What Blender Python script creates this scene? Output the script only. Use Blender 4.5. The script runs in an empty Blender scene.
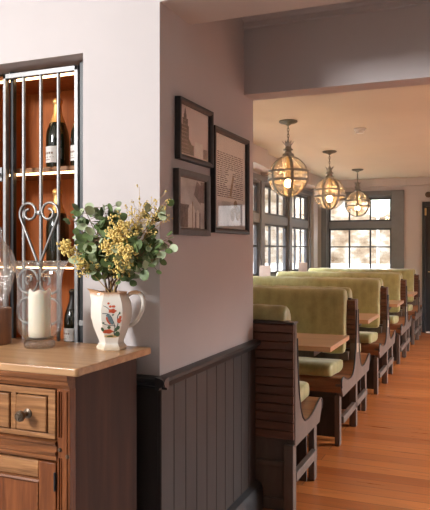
import bpy, bmesh, math, random
from mathutils import Vector, Matrix
R = random.Random(7)
SC = bpy.context.scene
COL = SC.collection
PI = math.pi

# ------------------------------------------------------------------ materials
def new_mat(name):
    m = bpy.data.materials.new(name); m.use_nodes = True
    nt = m.node_tree
    return m, nt, nt.nodes['Principled BSDF']

def coords(nt, scale=(1, 1, 1), rot=(0, 0, 0)):
    tc = nt.nodes.new('ShaderNodeTexCoord'); mp = nt.nodes.new('ShaderNodeMapping')
    mp.inputs['Scale'].default_value = scale; mp.inputs['Rotation'].default_value = rot
    nt.links.new(tc.outputs['Object'], mp.inputs['Vector'])
    return mp.outputs['Vector']

def ramp(nt, fac, stops):
    r = nt.nodes.new('ShaderNodeValToRGB')
    els = r.color_ramp.elements
    while len(els) < len(stops): els.new(0.5)
    for e, (p, c) in zip(els, stops):
        e.position = p; e.color = (*c, 1)
    nt.links.new(fac, r.inputs['Fac'])
    return r.outputs['Color']

def noise(nt, vec, scale, detail=4, rough=0.55, dist=0):
    n = nt.nodes.new('ShaderNodeTexNoise')
    n.inputs['Scale'].default_value = scale; n.inputs['Detail'].default_value = detail
    n.inputs['Roughness'].default_value = rough; n.inputs['Distortion'].default_value = dist
    nt.links.new(vec, n.inputs['Vector'])
    return n.outputs['Fac']

def bump(nt, b, h, strength=0.2, dist=0.01):
    bp = nt.nodes.new('ShaderNodeBump')
    bp.inputs['Strength'].default_value = strength; bp.inputs['Distance'].default_value = dist
    nt.links.new(h, bp.inputs['Height']); nt.links.new(bp.outputs['Normal'], b.inputs['Normal'])

def plain(name, c, rough=0.6, metal=0, var=0.06, nscale=12, bs=0.0, spec=0.5, coat=0):
    m, nt, b = new_mat(name)
    v = coords(nt); n = noise(nt, v, nscale)
    lo = tuple(max(0, x*(1-var)) for x in c); hi = tuple(min(1, x*(1+var)) for x in c)
    nt.links.new(ramp(nt, n, [(0.3, lo), (0.7, hi)]), b.inputs['Base Color'])
    b.inputs['Roughness'].default_value = rough; b.inputs['Metallic'].default_value = metal
    b.inputs['Specular IOR Level'].default_value = spec; b.inputs['Coat Weight'].default_value = coat
    if bs: bump(nt, b, noise(nt, v, nscale*6), bs, 0.003)
    return m

def wood(name, dark, mid, light, scale=(1, 1, 1), rough=0.4, ns=9, dist=0.6, bs=0.12, coat=0):
    """grain runs along the axis that has the smallest scale"""
    m, nt, b = new_mat(name)
    v = coords(nt, scale)
    n1 = noise(nt, v, ns, 6, 0.6, dist); 
    nt.links.new(ramp(nt, n1, [(0.3, dark), (0.5, mid), (0.72, light)]), b.inputs['Base Color'])
    b.inputs['Roughness'].default_value = rough; b.inputs['Coat Weight'].default_value = coat
    bump(nt, b, n1, bs, 0.002)
    return m

def fabric(name, dark, light, rough=0.65, sheen=0.3, ns=14):
    m, nt, b = new_mat(name)
    v = coords(nt); v2 = coords(nt, (3, 3, .5))
    n = noise(nt, v, ns, 8, 0.7); n2 = noise(nt, v2, 4, 3)
    mx = nt.nodes.new('ShaderNodeMath'); mx.operation = 'ADD'
    nt.links.new(n, mx.inputs[0]); nt.links.new(n2, mx.inputs[1])
    hf = nt.nodes.new('ShaderNodeMath'); hf.operation = 'MULTIPLY'; hf.inputs[1].default_value = .5
    nt.links.new(mx.outputs[0], hf.inputs[0])
    nt.links.new(ramp(nt, hf.outputs[0], [(0.25, dark), (0.70, light)]), b.inputs['Base Color'])
    b.inputs['Roughness'].default_value = rough; b.inputs['Sheen Weight'].default_value = sheen
    bump(nt, b, n2, 0.15, 0.03)
    return m

def emit(name, c, s):
    m, nt, b = new_mat(name)
    b.inputs['Base Color'].default_value = (*c, 1)
    b.inputs['Emission Color'].default_value = (*c, 1); b.inputs['Emission Strength'].default_value = s
    return m

def thin_glass(name, tint=(1, 1, 1), base=0.05, edge=0.6, rough=0.02, wob=0.0, trans=None, tw=0.0, glass=0.0, wscale=30, wvec=(1, 1, 1)):
    """clear pane: see-through, with mirror reflection rising towards grazing angles"""
    m = bpy.data.materials.new(name); m.use_nodes = True; nt = m.node_tree
    nt.nodes.clear()
    out = nt.nodes.new('ShaderNodeOutputMaterial')
    tr = nt.nodes.new('ShaderNodeBsdfTransparent'); tr.inputs['Color'].default_value = (*tint, 1)
    gl = nt.nodes.new('ShaderNodeBsdfGlossy'); gl.inputs['Roughness'].default_value = rough
    lw = nt.nodes.new('ShaderNodeLayerWeight'); lw.inputs['Blend'].default_value = 0.35
    mr = nt.nodes.new('ShaderNodeMapRange'); mr.inputs['To Min'].default_value = base; mr.inputs['To Max'].default_value = edge
    pw = nt.nodes.new('ShaderNodeMath'); pw.operation = 'POWER'; pw.inputs[1].default_value = 2.2
    nt.links.new(lw.outputs['Facing'], pw.inputs[0]); nt.links.new(pw.outputs[0], mr.inputs['Value'])
    mix = nt.nodes.new('ShaderNodeMixShader')
    nt.links.new(mr.outputs[0], mix.inputs[0]); nt.links.new(gl.outputs[0], mix.inputs[2])
    src = tr.outputs[0]
    if trans:
        tl = nt.nodes.new('ShaderNodeBsdfTranslucent'); tl.inputs['Color'].default_value = (*trans, 1)
        m2 = nt.nodes.new('ShaderNodeMixShader'); m2.inputs[0].default_value = tw
        nt.links.new(tr.outputs[0], m2.inputs[1]); nt.links.new(tl.outputs[0], m2.inputs[2]); src = m2.outputs[0]
    if glass:
        gb = nt.nodes.new('ShaderNodeBsdfGlass'); gb.inputs['IOR'].default_value = 1.45; gb.inputs['Roughness'].default_value = 0.0
        m3 = nt.nodes.new('ShaderNodeMixShader'); m3.inputs[0].default_value = glass
        nt.links.new(src, m3.inputs[1]); nt.links.new(gb.outputs[0], m3.inputs[2]); src = m3.outputs[0]
    nt.links.new(src, mix.inputs[1])
    nt.links.new(mix.outputs[0], out.inputs[0])
    if wob:
        n = noise(nt, coords(nt, wvec), wscale, 2)
        bp = nt.nodes.new('ShaderNodeBump'); bp.inputs['Strength'].default_value = wob; bp.inputs['Distance'].default_value = .02
        nt.links.new(n, bp.inputs['Height']); nt.links.new(bp.outputs['Normal'], gl.inputs['Normal'])
        nt.links.new(bp.outputs['Normal'], lw.inputs['Normal'])
    return m

M = {}
M['tile'] = plain('neutral grey tile for unseen floor', (.30, .30, .30), .6)
M['paint'] = plain('mauve wall paint', (.56, .505, .492), .75, var=.02, nscale=3, bs=.03, spec=.25)
M['ceil'] = plain('cream ceiling paint', (.69, .635, .54), .85, var=.02, nscale=2, spec=.2)
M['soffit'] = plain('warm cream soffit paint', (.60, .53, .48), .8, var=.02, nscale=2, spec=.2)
M['dado'] = wood('dark grey painted boarding', (.030, .022, .020), (.037, .028, .025), (.045, .035, .031), (1, 1, .15), .5, 14, .2, .03)
M['dado'].node_tree.nodes['Principled BSDF'].inputs['Specular IOR Level'].default_value = .35
M['rail'] = plain('dark charcoal paint', (.03, .03, .032), .35, var=.05)
M['trimgrey'] = plain('slate grey window paint', (.19, .195, .215), .45, var=.05)
M['muntin'] = plain('dark slate glazing bar paint', (.07, .072, .082), .45, var=.05)
M['door'] = plain('dark slate door paint', (.032, .037, .042), .4, var=.08)
M['oak_top'] = wood('honey oak worktop', (.33, .165, .07), (.44, .24, .11), (.53, .32, .165), (.35, 5, 5), .34, 5, .5, .03, coat=.15)
M['oak'] = wood('aged brown oak with horizontal grain', (.10, .036, .013), (.18, .062, .021), (.28, .105, .038), (.4, 4, 6), .38, 7, .9, .1, coat=.05)
M['oak_v'] = wood('aged brown oak with upright grain', (.09, .026, .008), (.17, .050, .015), (.26, .085, .027), (5, 5, .4), .38, 7, .9, .1, coat=.05)
M['oak_pale'] = wood('worn golden oak', (.15, .062, .024), (.27, .12, .046), (.43, .21, .09), (.4, 4, 7), .4, 8, 1.2, .1, coat=.05)
M['oak_shaded'] = wood('brown oak darkened for shade', (.036, .013, .007), (.054, .019, .010), (.08, .029, .015), (3, 3, .25), .55, 6, .4, .05)  # same oak as the front, darkened to paint in the side's shade
M['oak_shaded'].node_tree.nodes['Principled BSDF'].inputs['Specular IOR Level'].default_value = .2
M['cab'] = wood('reddish cabinet veneer', (.24, .062, .012), (.32, .086, .017), (.40, .118, .026), (6, 6, .5), .4, 7, .7, .04)
M['slat'] = wood('brown bench slats', (.085, .036, .021), (.14, .06, .035), (.23, .10, .055), (.4, 6, 3), .45, 5, .5, .06)
M['seatwood'] = wood('chestnut seat boards', (.16, .065, .03), (.27, .11, .05), (.38, .17, .08), (.4, 5, 5), .35, 5, .5, .06, coat=.2)
M['greybrown'] = wood('taupe painted bench wood', (.105, .076, .060), (.135, .098, .078), (.165, .122, .098), (2, 2, .4), .5, 8, .3, .05)
M['bench_dark'] = wood('dark bench framing', (.035, .028, .024), (.05, .04, .034), (.07, .055, .046), (2, 2, .4), .5, 8, .3, .05)
M['table'] = wood('honey ash tabletop', (.46, .25, .14), (.55, .32, .19), (.63, .40, .26), (.35, 6, 6), .3, 6, .5, .03, coat=.3)
M['table_edge'] = wood('darker tabletop end grain', (.13, .06, .035), (.19, .09, .05), (.25, .12, .07), (4, 1, 4), .4, 6, .4, .03)
for k_ in ('cab', 'oak', 'oak_v', 'oak_pale'):
    M[k_].node_tree.nodes['Principled BSDF'].inputs['Specular IOR Level'].default_value = .22
M['cab'].node_tree.nodes['Principled BSDF'].inputs['Roughness'].default_value = .6
M['green'] = fabric('olive green velvet', (.22, .205, .07), (.49, .46, .20), .42, .3)
M['steel'] = plain('brushed pale steel', (.30, .295, .29), .45, metal=.75, var=.1, nscale=40)
M['iron'] = plain('brushed wrought iron', (.30, .29, .28), .42, metal=.8, var=.15, nscale=40)
M['bronze'] = plain('dark bronze', (.13, .09, .06), .3, metal=.5, var=.2, nscale=30)
M['pendant'] = plain('aged grey lantern metal', (.28, .265, .24), .42, metal=.4, var=.2, nscale=30)
M['verd'] = plain('weathered green grey metal', (.16, .17, .14), .55, metal=.3, var=.2, nscale=30)
M['black'] = plain('black paint', (.015, .015, .016), .4, var=.1)
M['frame_black'] = wood('black picture moulding', (.013, .012, .012), (.019, .018, .017), (.028, .026, .025), (2, 2, 2), .45, 20, .3, .05)
M['frame_brown'] = wood('dark umber picture moulding', (.035, .023, .019), (.05, .034, .028), (.07, .048, .04), (2, 2, 2), .45, 20, .3, .05)
M['wax'] = plain('ivory wax', (.82, .76, .62), .5, var=.03)
M['wax'].node_tree.nodes['Principled BSDF'].inputs['Subsurface Weight'].default_value = .3
M['wax'].node_tree.nodes['Principled BSDF'].inputs['Subsurface Scale'].default_value = .02
M['bottle'] = plain('very dark green bottle glass', (.006, .010, .005), .06, var=.1, spec=.8, coat=.6)
M['foil'] = plain('gold foil', (.75, .45, .16), .38, metal=.7, var=.15, nscale=60, bs=.4)
M['label'] = plain('cream paper label', (.70, .67, .63), .7, var=.04)
M['ink'] = plain('brown ink', (.20, .12, .08), .8)
M['led'] = emit('warm led strip', (1, .62, .30), 10)
M['bulb'] = emit('warm lit bulb', (1, .62, .30), 95)
M['winglass'] = thin_glass('window glass', (1, 1, 1), .03, .3, .01)
M['picglass'] = thin_glass('picture glass', (1, 1, 1), .05, .40, .015)
M['vaseglass'] = thin_glass('clear blown glass', (.985, .99, .987), .05, 1.0, .03, wob=.04, wscale=6, glass=.05)
M['cutglass'] = thin_glass('rippled clear glass', (.95, .95, .93), .16, .75, .08, wob=1.0, glass=.12, wscale=22, wvec=(2.5, 2.5, .8))
M['globeglass'] = thin_glass('lantern glass with amber bulb glow', (.99, .96, .90), .12, .6, .08, wob=.6, wscale=18, wvec=(3, 3, .5), trans=(1, .72, .42), tw=.05)  # amber translucency paints in the bulb's orange glow
M['leaf'] = plain('deep green eucalyptus leaf', (.105, .155, .05), .55, var=.45, nscale=25)
M['leaf2'] = plain('pale sage eucalyptus leaf', (.46, .53, .32), .6, var=.3, nscale=25)
M['stem'] = plain('brown twig', (.16, .085, .045), .7, var=.2)
M['stem_y'] = plain('straw coloured stem', (.50, .33, .12), .7, var=.2)
M['yellow'] = plain('yellow dried blossom', (.86, .60, .20), .75, var=.3, nscale=60)
M['red'] = plain('brick red glaze', (.52, .085, .035), .3, var=.2, nscale=80)
M['navy'] = plain('blue black glaze', (.04, .06, .07), .3)
M['dgreen'] = plain('dark green glaze', (.06, .11, .06), .3, var=.2, nscale=80)
M['teal'] = plain('slate blue glaze', (.14, .20, .22), .3, var=.2, nscale=80)
M['ochre'] = plain('ochre glaze', (.60, .42, .18), .3, var=.2, nscale=80)
M['walnut'] = wood('walnut plinth', (.13, .055, .03), (.19, .085, .048), (.26, .125, .07), (5, 5, .5), .35, 8, .5, .05, coat=.3)
M['white'] = plain('white plastic', (.88, .86, .83), .5, var=.02)
M['card'] = plain('pale pink card', (.72, .60, .55), .7, var=.03)
M['brass'] = plain('pale brass', (.72, .55, .28), .3, metal=.7, var=.1)
M['plate'] = plain('cream enamel number plate', (.62, .55, .40), .4, var=.1)
M['paper'] = plain('aged pinkish print paper', (.74, .65, .62), .8, var=.05, nscale=6)
M['paper2'] = plain('grey photo paper', (.60, .58, .56), .7, var=.3, nscale=9)
M['paper3'] = plain('ivory document paper', (.80, .77, .70), .8, var=.06, nscale=6)
M['print'] = plain('dark brown print', (.075, .055, .05), .8, var=.5, nscale=90)
M['print2'] = plain('soft grey print', (.20, .17, .16), .8, var=.4, nscale=60)
M['print_tan'] = plain('tan print', (.33, .23, .12), .8, var=.3, nscale=60)
M['print_reflect'] = plain('pale cream print and reflection', (.85, .82, .76), .8, var=.1, nscale=40)  # also colours the window reflections painted on the grey photograph
M['grass'] = plain('mossy gravel ground', (.34, .35, .30), .9, var=.3, nscale=2)
M['signgreen'] = plain('pale green enamel', (.55, .62, .50), .5)
M['render'] = plain('pale rendered house wall', (.72, .70, .66), .9, var=.15, nscale=1.5)

# jug glaze: cream with an orange brown band at the rim and foot edge
m, nt, b = new_mat('cream jug glaze with brown rim'); M['jug'] = m
v = coords(nt); sx = nt.nodes.new('ShaderNodeSeparateXYZ'); nt.links.new(v, sx.inputs[0])
nz = noise(nt, v, 30); ad = nt.nodes.new('ShaderNodeMath'); ad.operation = 'MULTIPLY_ADD'; ad.inputs[1].default_value = .03
nt.links.new(nz, ad.inputs[0]); nt.links.new(sx.outputs['Z'], ad.inputs[2])
cr = ramp(nt, ad.outputs[0], [(0, (.70, .60, .46)), (.030, (.68, .57, .43)), (.042, (.78, .72, .64)), (.212, (.78, .72, .64)), (.224, (.58, .33, .18)), (.25, (.50, .25, .12))])
nt.links.new(cr, b.inputs['Base Color']); b.inputs['Roughness'].default_value = .18; b.inputs['Coat Weight'].default_value = .4

# floorboards running across the room
m, nt, b = new_mat('orange brown floorboards'); M['floor'] = m
v = coords(nt)
br = nt.nodes.new('ShaderNodeTexBrick'); nt.links.new(v, br.inputs['Vector'])
br.inputs['Scale'].default_value = 1; br.inputs['Brick Width'].default_value = 2.7; br.inputs['Row Height'].default_value = .125
br.inputs['Mortar Size'].default_value = .003; br.inputs['Mortar Smooth'].default_value = .2; br.offset = .37
br.inputs['Color1'].default_value = (.36, .10, .025, 1); br.inputs['Color2'].default_value = (.56, .19, .052, 1); br.inputs['Mortar'].default_value = (.16, .05, .02, 1)
v2 = coords(nt, (.5, 7, 1)); g = noise(nt, v2, 4, 6, .6, .8)
gr = ramp(nt, g, [(.25, (.62, .55, .5)), (.6, (1.0, 1.0, 1.0))])
mx = nt.nodes.new('ShaderNodeMixRGB'); mx.blend_type = 'MULTIPLY'; mx.inputs[0].default_value = .85
nt.links.new(br.outputs['Color'], mx.inputs[1]); nt.links.new(gr, mx.inputs[2])
vo = nt.nodes.new('ShaderNodeTexVoronoi'); vo.inputs['Scale'].default_value = 1.6
v3 = coords(nt, (.45, 1.5, 1)); nt.links.new(v3, vo.inputs['Vector'])
kn = ramp(nt, vo.outputs['Distance'], [(.0, (.28, .18, .14)), (.05, (1, 1, 1))])
mx2 = nt.nodes.new('ShaderNodeMixRGB'); mx2.blend_type = 'MULTIPLY'; mx2.inputs[0].default_value = .8
nt.links.new(mx.outputs[0], mx2.inputs[1]); nt.links.new(kn, mx2.inputs[2])
nt.links.new(mx2.outputs[0], b.inputs['Base Color'])
rr = ramp(nt, g, [(.3, (.26, .26, .26)), (.7, (.40, .40, .40))]); nt.links.new(rr, b.inputs['Roughness'])
bump(nt, b, g, .08, .003); b.inputs['Coat Weight'].default_value = .15; b.inputs['Coat Roughness'].default_value = .25

# rough stone
m, nt, b = new_mat('pale rubble stone'); M['stone'] = m
v = coords(nt, (1, 1, 1.6)); vo = nt.nodes.new('ShaderNodeTexVoronoi'); vo.inputs['Scale'].default_value = 1.3; nt.links.new(v, vo.inputs['Vector'])
n = noise(nt, v, 2.0, 5)
nt.links.new(ramp(nt, n, [(.3, (.20, .13, .08)), (.48, (.42, .33, .24)), (.6, (.66, .62, .56))]), b.inputs['Base Color'])
bump(nt, b, vo.outputs['Distance'], .6, .1); b.inputs['Roughness'].default_value = .9

# ------------------------------------------------------------------ mesh building
class MB:
    def __init__(s): s.v = []; s.f = []
    def box(s, x0, x1, y0, y1, z0, z1):
        i = len(s.v)
        s.v += [(x, y, z) for z in (z0, z1) for y in (y0, y1) for x in (x0, x1)]
        s.f += [tuple(i+k for k in q) for q in ((0, 2, 3, 1), (4, 5, 7, 6), (0, 1, 5, 4), (2, 6, 7, 3), (0, 4, 6, 2), (1, 3, 7, 5))]
        return s
    def prism(s, poly, a0, a1, axis='x'):
        """polygon of (p, q) pairs extruded along an axis: x -> (y,z), y -> (x,z), z -> (x,y)"""
        n = len(poly); i = len(s.v)
        for a in (a0, a1):
            for p, q in poly:
                s.v.append({'x': (a, p, q), 'y': (p, a, q), 'z': (p, q, a)}[axis])
        s.f.append(tuple(i+k for k in range(n))[::-1]); s.f.append(tuple(i+n+k for k in range(n)))
        for k in range(n):
            l = (k+1) % n; s.f.append((i+k, i+l, i+n+l, i+n+k))
        return s
    def strip(s, pts, th, a0, a1, axis='x'):
        """thick sheet following pts, extruded along an axis"""
        up = []; 
        for k, (p, q) in enumerate(pts):
            a = pts[max(0, k-1)]; c = pts[min(len(pts)-1, k+1)]
            d = Vector((c[0]-a[0], c[1]-a[1])).normalized(); n = Vector((-d.y, d.x))
            up.append((p-n.x*th, q-n.y*th))
        n = len(pts); i = len(s.v)
        for a in (a0, a1):
            for p, q in list(pts)+up:
                s.v.append({'x': (a, p, q), 'y': (p, a, q), 'z': (p, q, a)}[axis])
        N = 2*n
        for k in range(n-1):
            s.f += [(i+k, i+k+1, i+N+k+1, i+N+k), (i+n+k, i+N+n+k, i+N+n+k+1, i+n+k+1)]
            s.f += [(i+k, i+n+k, i+n+k+1, i+k+1), (i+N+k, i+N+k+1, i+N+n+k+1, i+N+n+k)]
        s.f += [(i, i+N, i+N+n, i+n), (i+n-1, i+2*n-1, i+N+2*n-1, i+N+n-1)]
        return s
    def lathe(s, prof, c=(0, 0, 0), n=32, cap=True, rot=0, axis='z'):
        i = len(s.v); m = len(prof)
        for r, z in prof:
            for k in range(n):
                a = 2*PI*k/n+rot
                p = (r*math.cos(a), r*math.sin(a), z)
                if axis == 'y': p = (p[0], p[2], p[1])
                if axis == 'x': p = (p[2], p[0], p[1])
                s.v.append((c[0]+p[0], c[1]+p[1], c[2]+p[2]))
        for j in range(m-1):
            for k in range(n):
                l = (k+1) % n
                s.f.append((i+j*n+k, i+j*n+l, i+(j+1)*n+l, i+(j+1)*n+k))
        if cap:
            s.f.append(tuple(i+k for k in range(n))[::-1]); s.f.append(tuple(i+(m-1)*n+k for k in range(n)))
        return s
    def tube(s, pts, r, n=8, closed=False, cap=True):
        pts = [Vector(p) for p in pts]; m = len(pts); i = len(s.v)
        rs = r if isinstance(r, (list, tuple)) else [r]*m
        prev = None
        for k, p in enumerate(pts):
            if closed: d = pts[(k+1) % m]-pts[k-1]
            else: d = pts[min(m-1, k+1)]-pts[max(0, k-1)]
            d.normalize()
            if prev is None:
                u = Vector((0, 0, 1)).cross(d)
                if u.length < .1: u = Vector((1, 0, 0)).cross(d)
            else: u = prev-d*prev.dot(d)
            u.normalize(); prev = u; w = d.cross(u)
            for q in range(n):
                a = 2*PI*q/n
                s.v.append(tuple(p+(u*math.cos(a)+w*math.sin(a))*rs[k]))
        for k in range(m if closed else m-1):
            l = (k+1) % m
            for q in range(n):
                t = (q+1) % n
                s.f.append((i+k*n+q, i+k*n+t, i+l*n+t, i+l*n+q))
        if cap and not closed:
            s.f.append(tuple(i+q for q in range(n))[::-1]); s.f.append(tuple(i+(m-1)*n+q for q in range(n)))
        return s
    def ball(s, c, r, n=8, m=6, sq=(1, 1, 1)):
        i = len(s.v)
        for j in range(1, m):
            t = PI*j/m
            for k in range(n):
                a = 2*PI*k/n
                s.v.append((c[0]+r*sq[0]*math.sin(t)*math.cos(a), c[1]+r*sq[1]*math.sin(t)*math.sin(a), c[2]+r*sq[2]*math.cos(t)))
        s.v += [(c[0], c[1], c[2]+r*sq[2]), (c[0], c[1], c[2]-r*sq[2])]
        top = len(s.v)-2; bot = top+1
        for j in range(m-2):
            for k in range(n):
                l = (k+1) % n; s.f.append((i+j*n+k, i+(j+1)*n+k, i+(j+1)*n+l, i+j*n+l))
        for k in range(n):
            l = (k+1) % n; s.f.append((top, i+k, i+l)); s.f.append((bot, i+(m-2)*n+l, i+(m-2)*n+k))
        return s
    def poly(s, pts):
        i = len(s.v); s.v += [tuple(p) for p in pts]; s.f.append(tuple(range(i, i+len(pts)))); return s

def obj(name, mb, mat, parent=None, bev=0, seg=2, smooth=None, sub=0, extra=None):
    me = bpy.data.meshes.new(name)
    me.from_pydata(mb.v, [], mb.f); me.update()
    bm = bmesh.new(); bm.from_mesh(me); bmesh.ops.recalc_face_normals(bm, faces=bm.faces); bm.to_mesh(me); bm.free()
    if smooth is not None or bev or sub:
        me.polygons.foreach_set('use_smooth', [True]*len(me.polygons))
        if not sub: me.set_sharp_from_angle(angle=math.radians(smooth or 35))
    me.materials.append(M[mat] if isinstance(mat, str) else mat)
    for e in (extra or []): me.materials.append(M[e])
    o = bpy.data.objects.new(name, me); COL.objects.link(o)
    if parent is not None: o.parent = parent
    if bev:
        b = o.modifiers.new('bevel', 'BEVEL'); b.width = bev; b.segments = seg; b.limit_method = 'ANGLE'; b.angle_limit = math.radians(40)
    if sub:
        b = o.modifiers.new('sub', 'SUBSURF'); b.levels = sub; b.render_levels = sub
    return o

def thing(name, label, cat, loc=(0, 0, 0), rotz=0, group=None):
    o = bpy.data.objects.new(name, None); COL.objects.link(o); o.empty_display_size = .05
    o.location = loc; o.rotation_euler = (0, 0, rotz)
    return tag(o, label, cat, group)
def tag(o, label, cat, group=None):
    o['label'] = label; o['category'] = cat
    if group: o['group'] = group
    return o
def struct(name, mb, mat, parent=None, **k):
    o = obj(name, mb, mat, parent, **k)
    if parent is None: o['kind'] = 'structure'
    return o
def dup(root, loc, label, rotz=None):
    def cp(o, par):
        c = o.copy(); COL.objects.link(c)
        if par is not None: c.parent = par
        for ch in [x for x in kids if x.parent == o]: cp(ch, c)
        return c
    kids = [x for x in bpy.data.objects if x.parent is not None]
    r = cp(root, None); r.location = loc; r['label'] = label
    if rotz is not None: r.rotation_euler = (0, 0, rotz)
    return r

# ------------------------------------------------------------------ the setting
YW = 2.22          # niche wall, near face
XP = -1.15         # pier face
YF = 11.4          # far wall
XL = -2.74         # window wall
XR = 3.2           # unseen right wall, closes off sky light
ZC = 2.6

struct('floor', MB().box(-4.2, XR+.2, 2.3, YF+.2, -.1, 0), 'floor')
struct('floor_front_unseen', MB().box(-4.2, XR+.2, -2.6, 2.3, -.1, 0), 'tile')  # unseen; neutral grey chosen to cut orange bounce light
nx0, nx1, nz0, nz1 = -2.16, -1.498, .93, 2.193
# wall with the niche: one solid ring around the opening, then the pier
w = MB()
w.box(-4.0, nx0, YW, 2.72, 0, 3.0).box(nx0, nx1, YW, 2.72, 0, nz0).box(nx0, nx1, YW, 2.72, nz1, 3.0).box(nx1, XP, YW, 2.72, 0, 3.0)
w.box(nx0, nx1, 2.66, 2.72, nz0, nz1).box(-1.6, XP, 2.72, 3.31, 0, 3.0)
struct('wall_front', w, 'paint')
struct('light_block_back', MB().box(-1.8, XR+.2, -2.8, -2.6, 0, 3.0), 'paint')  # unseen, added to block sky light from behind the camera
struct('ceiling_front', MB().box(-4.2, XR+.2, -2.6, YW, 2.95, 3.05), 'ceil')
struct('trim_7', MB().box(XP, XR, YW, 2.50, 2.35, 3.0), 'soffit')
struct('ceiling', MB().box(-4.2, XR+.2, 2.50, YF+.2, ZC, ZC+.1), 'ceil')
struct('trim_8', MB().box(XP, XR, 3.17, 3.31, 2.20, ZC), 'paint')
struct('trim_1', MB().prism([(3.17, ZC), (3.135, ZC), (3.14, 2.58), (3.155, 2.57), (3.155, 2.545), (3.17, 2.54)], XP, XR), 'paint')
# window wall (left) with openings
bays = [(4.10, 5.40), (5.50, 6.80), (6.90, 8.20), (8.30, 9.55), (9.65, 10.80)]
zb, zt = 1.00, 2.32
w = MB(); w.box(XL-.28, XL, 3.31, YF, 0, zb).box(XL-.28, XL, 3.31, YF, zt, ZC)
ys = [3.31]+[q for bb in bays for q in bb]+[YF]
for k in range(0, len(ys), 2): w.box(XL-.10, XL, ys[k], ys[k+1], zb, zt)
struct('wall_left', w, 'paint')
struct('wall_left_front', MB().box(-4.2, -4.0, -2.6, YW, 0, 3.0), 'paint')
struct('wall_back_left', MB().box(-4.2, XP-.45, 3.29, 3.31, 0, ZC).box(-4.2, XL-.28, 3.2, 3.31, 0, ZC), 'paint')
# far wall with two windows
fw0, fw1, fb, ft = -2.60, -1.42, .98, 2.33
gx0, gx1, gb, gt = .9, 2.5, .6, 2.3
w = MB()
w.box(XL, fw0, YF, YF+.25, 0, ZC).box(fw0, fw1, YF, YF+.25, 0, fb).box(fw0, fw1, YF, YF+.25, ft, ZC)
w.box(fw1, -.96, YF, YF+.25, 0, ZC).box(-.96, -.1, YF, YF+.25, 2.16, ZC).box(-.1, gx0, YF, YF+.25, 0, ZC)
w.box(gx0, gx1, YF, YF+.25, 0, gb).box(gx0, gx1, YF, YF+.25, gt, ZC).box(gx1, XR, YF, YF+.25, 0, ZC)
struct('wall_far', w, 'paint')
w = MB(); w.box(XR, XR+.2, -2.6, 5.0, 0, 3.0).box(XR, XR+.2, 5.0, 9.5, 0, .7).box(XR, XR+.2, 5, 9.5, 2.3, 2.7).box(XR, XR+.2, 9.5, YF+.25, 0, 2.7)
struct('wall_right_unseen', w, 'paint')  # unseen, added to keep sky light off the pier; opening lets some in
struct('trim_2', MB().box(-2.42, -1.2, YF-.10, YF, 2.47, ZC).box(-1.2, XR, YF-.10, YF, 2.47, ZC), 'paint', bev=.006)
# boxed soffit along the window wall
struct('trim_3', MB().box(XL, -2.42, 3.31, 7.5, 2.39, ZC).box(XL, -2.52, 7.5, YF-.1, 2.41, ZC).box(XL, -2.44, 8.2, 8.34, 2.38, ZC).box(XL, -2.44, 9.54, 9.68, 2.38, ZC), 'paint', bev=.004)
# corner pilaster between window wall and far wall
struct('trim_4', MB().box(XL, XL+.06, 10.86, 11.12, 0, 2.4), 'paint', bev=.004)

# boarding and rails on the pier
def boarding(axis, a0, a1, face, n, z0, z1, sgn):
    mb = MB(); wd = (a1-a0)/n
    for k in range(n):
        p0 = a0+k*wd; p1 = p0+wd
        q = [(p0, 0), (p0, .006), (p0+.003, .010), (p1-.003, .010), (p1, .006), (p1, 0)]
        if axis == 'y': mb.prism([(face+sgn*(h+.004) if h else face, p) for p, h in q], z0, z1, 'z')
        else: mb.prism([(p, face+sgn*(h+.004) if h else face) for p, h in q], z0, z1, 'z')
    return mb
struct('trim_9', boarding('y', YW-.014, 3.31, XP, 10, 0, .87, 1), 'dado')
struct('trim_10', boarding('x', -4.0, XP, YW, 26, 0, .87, -1), 'dado')
railp = [(0, .865), (.016, .865), (.020, .875), (.034, .880), (.040, .895), (.034, .905), (.014, .911), (0, .913)]
struct('trim_11', MB().prism([(XP+p, q) for p, q in railp], YW-.04, 3.34, 'y'), 'rail', smooth=40)
struct('trim_12', MB().prism([(YW-p, q) for p, q in railp], -4.0, XP+.04, 'x'), 'rail', smooth=40)
bsp = [(0, 0), (.050, 0), (.050, .115), (.044, .125), (.040, .140), (.024, .150), (.014, .156), (0, .156)]
struct('baseboard_pier', MB().prism([(XP+p, q) for p, q in bsp], YW-.05, 3.33, 'y'), 'rail', smooth=40)
struct('baseboard_front', MB().prism([(YW-p, q) for p, q in bsp], -4.0, XP+.05, 'x'), 'rail', smooth=40)
struct('baseboard_far', MB().box(fw1, -1.0, YF-.02, YF, 0, .16).box(-.06, XR, YF-.02, YF, 0, .16), 'rail', bev=.004)

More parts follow.
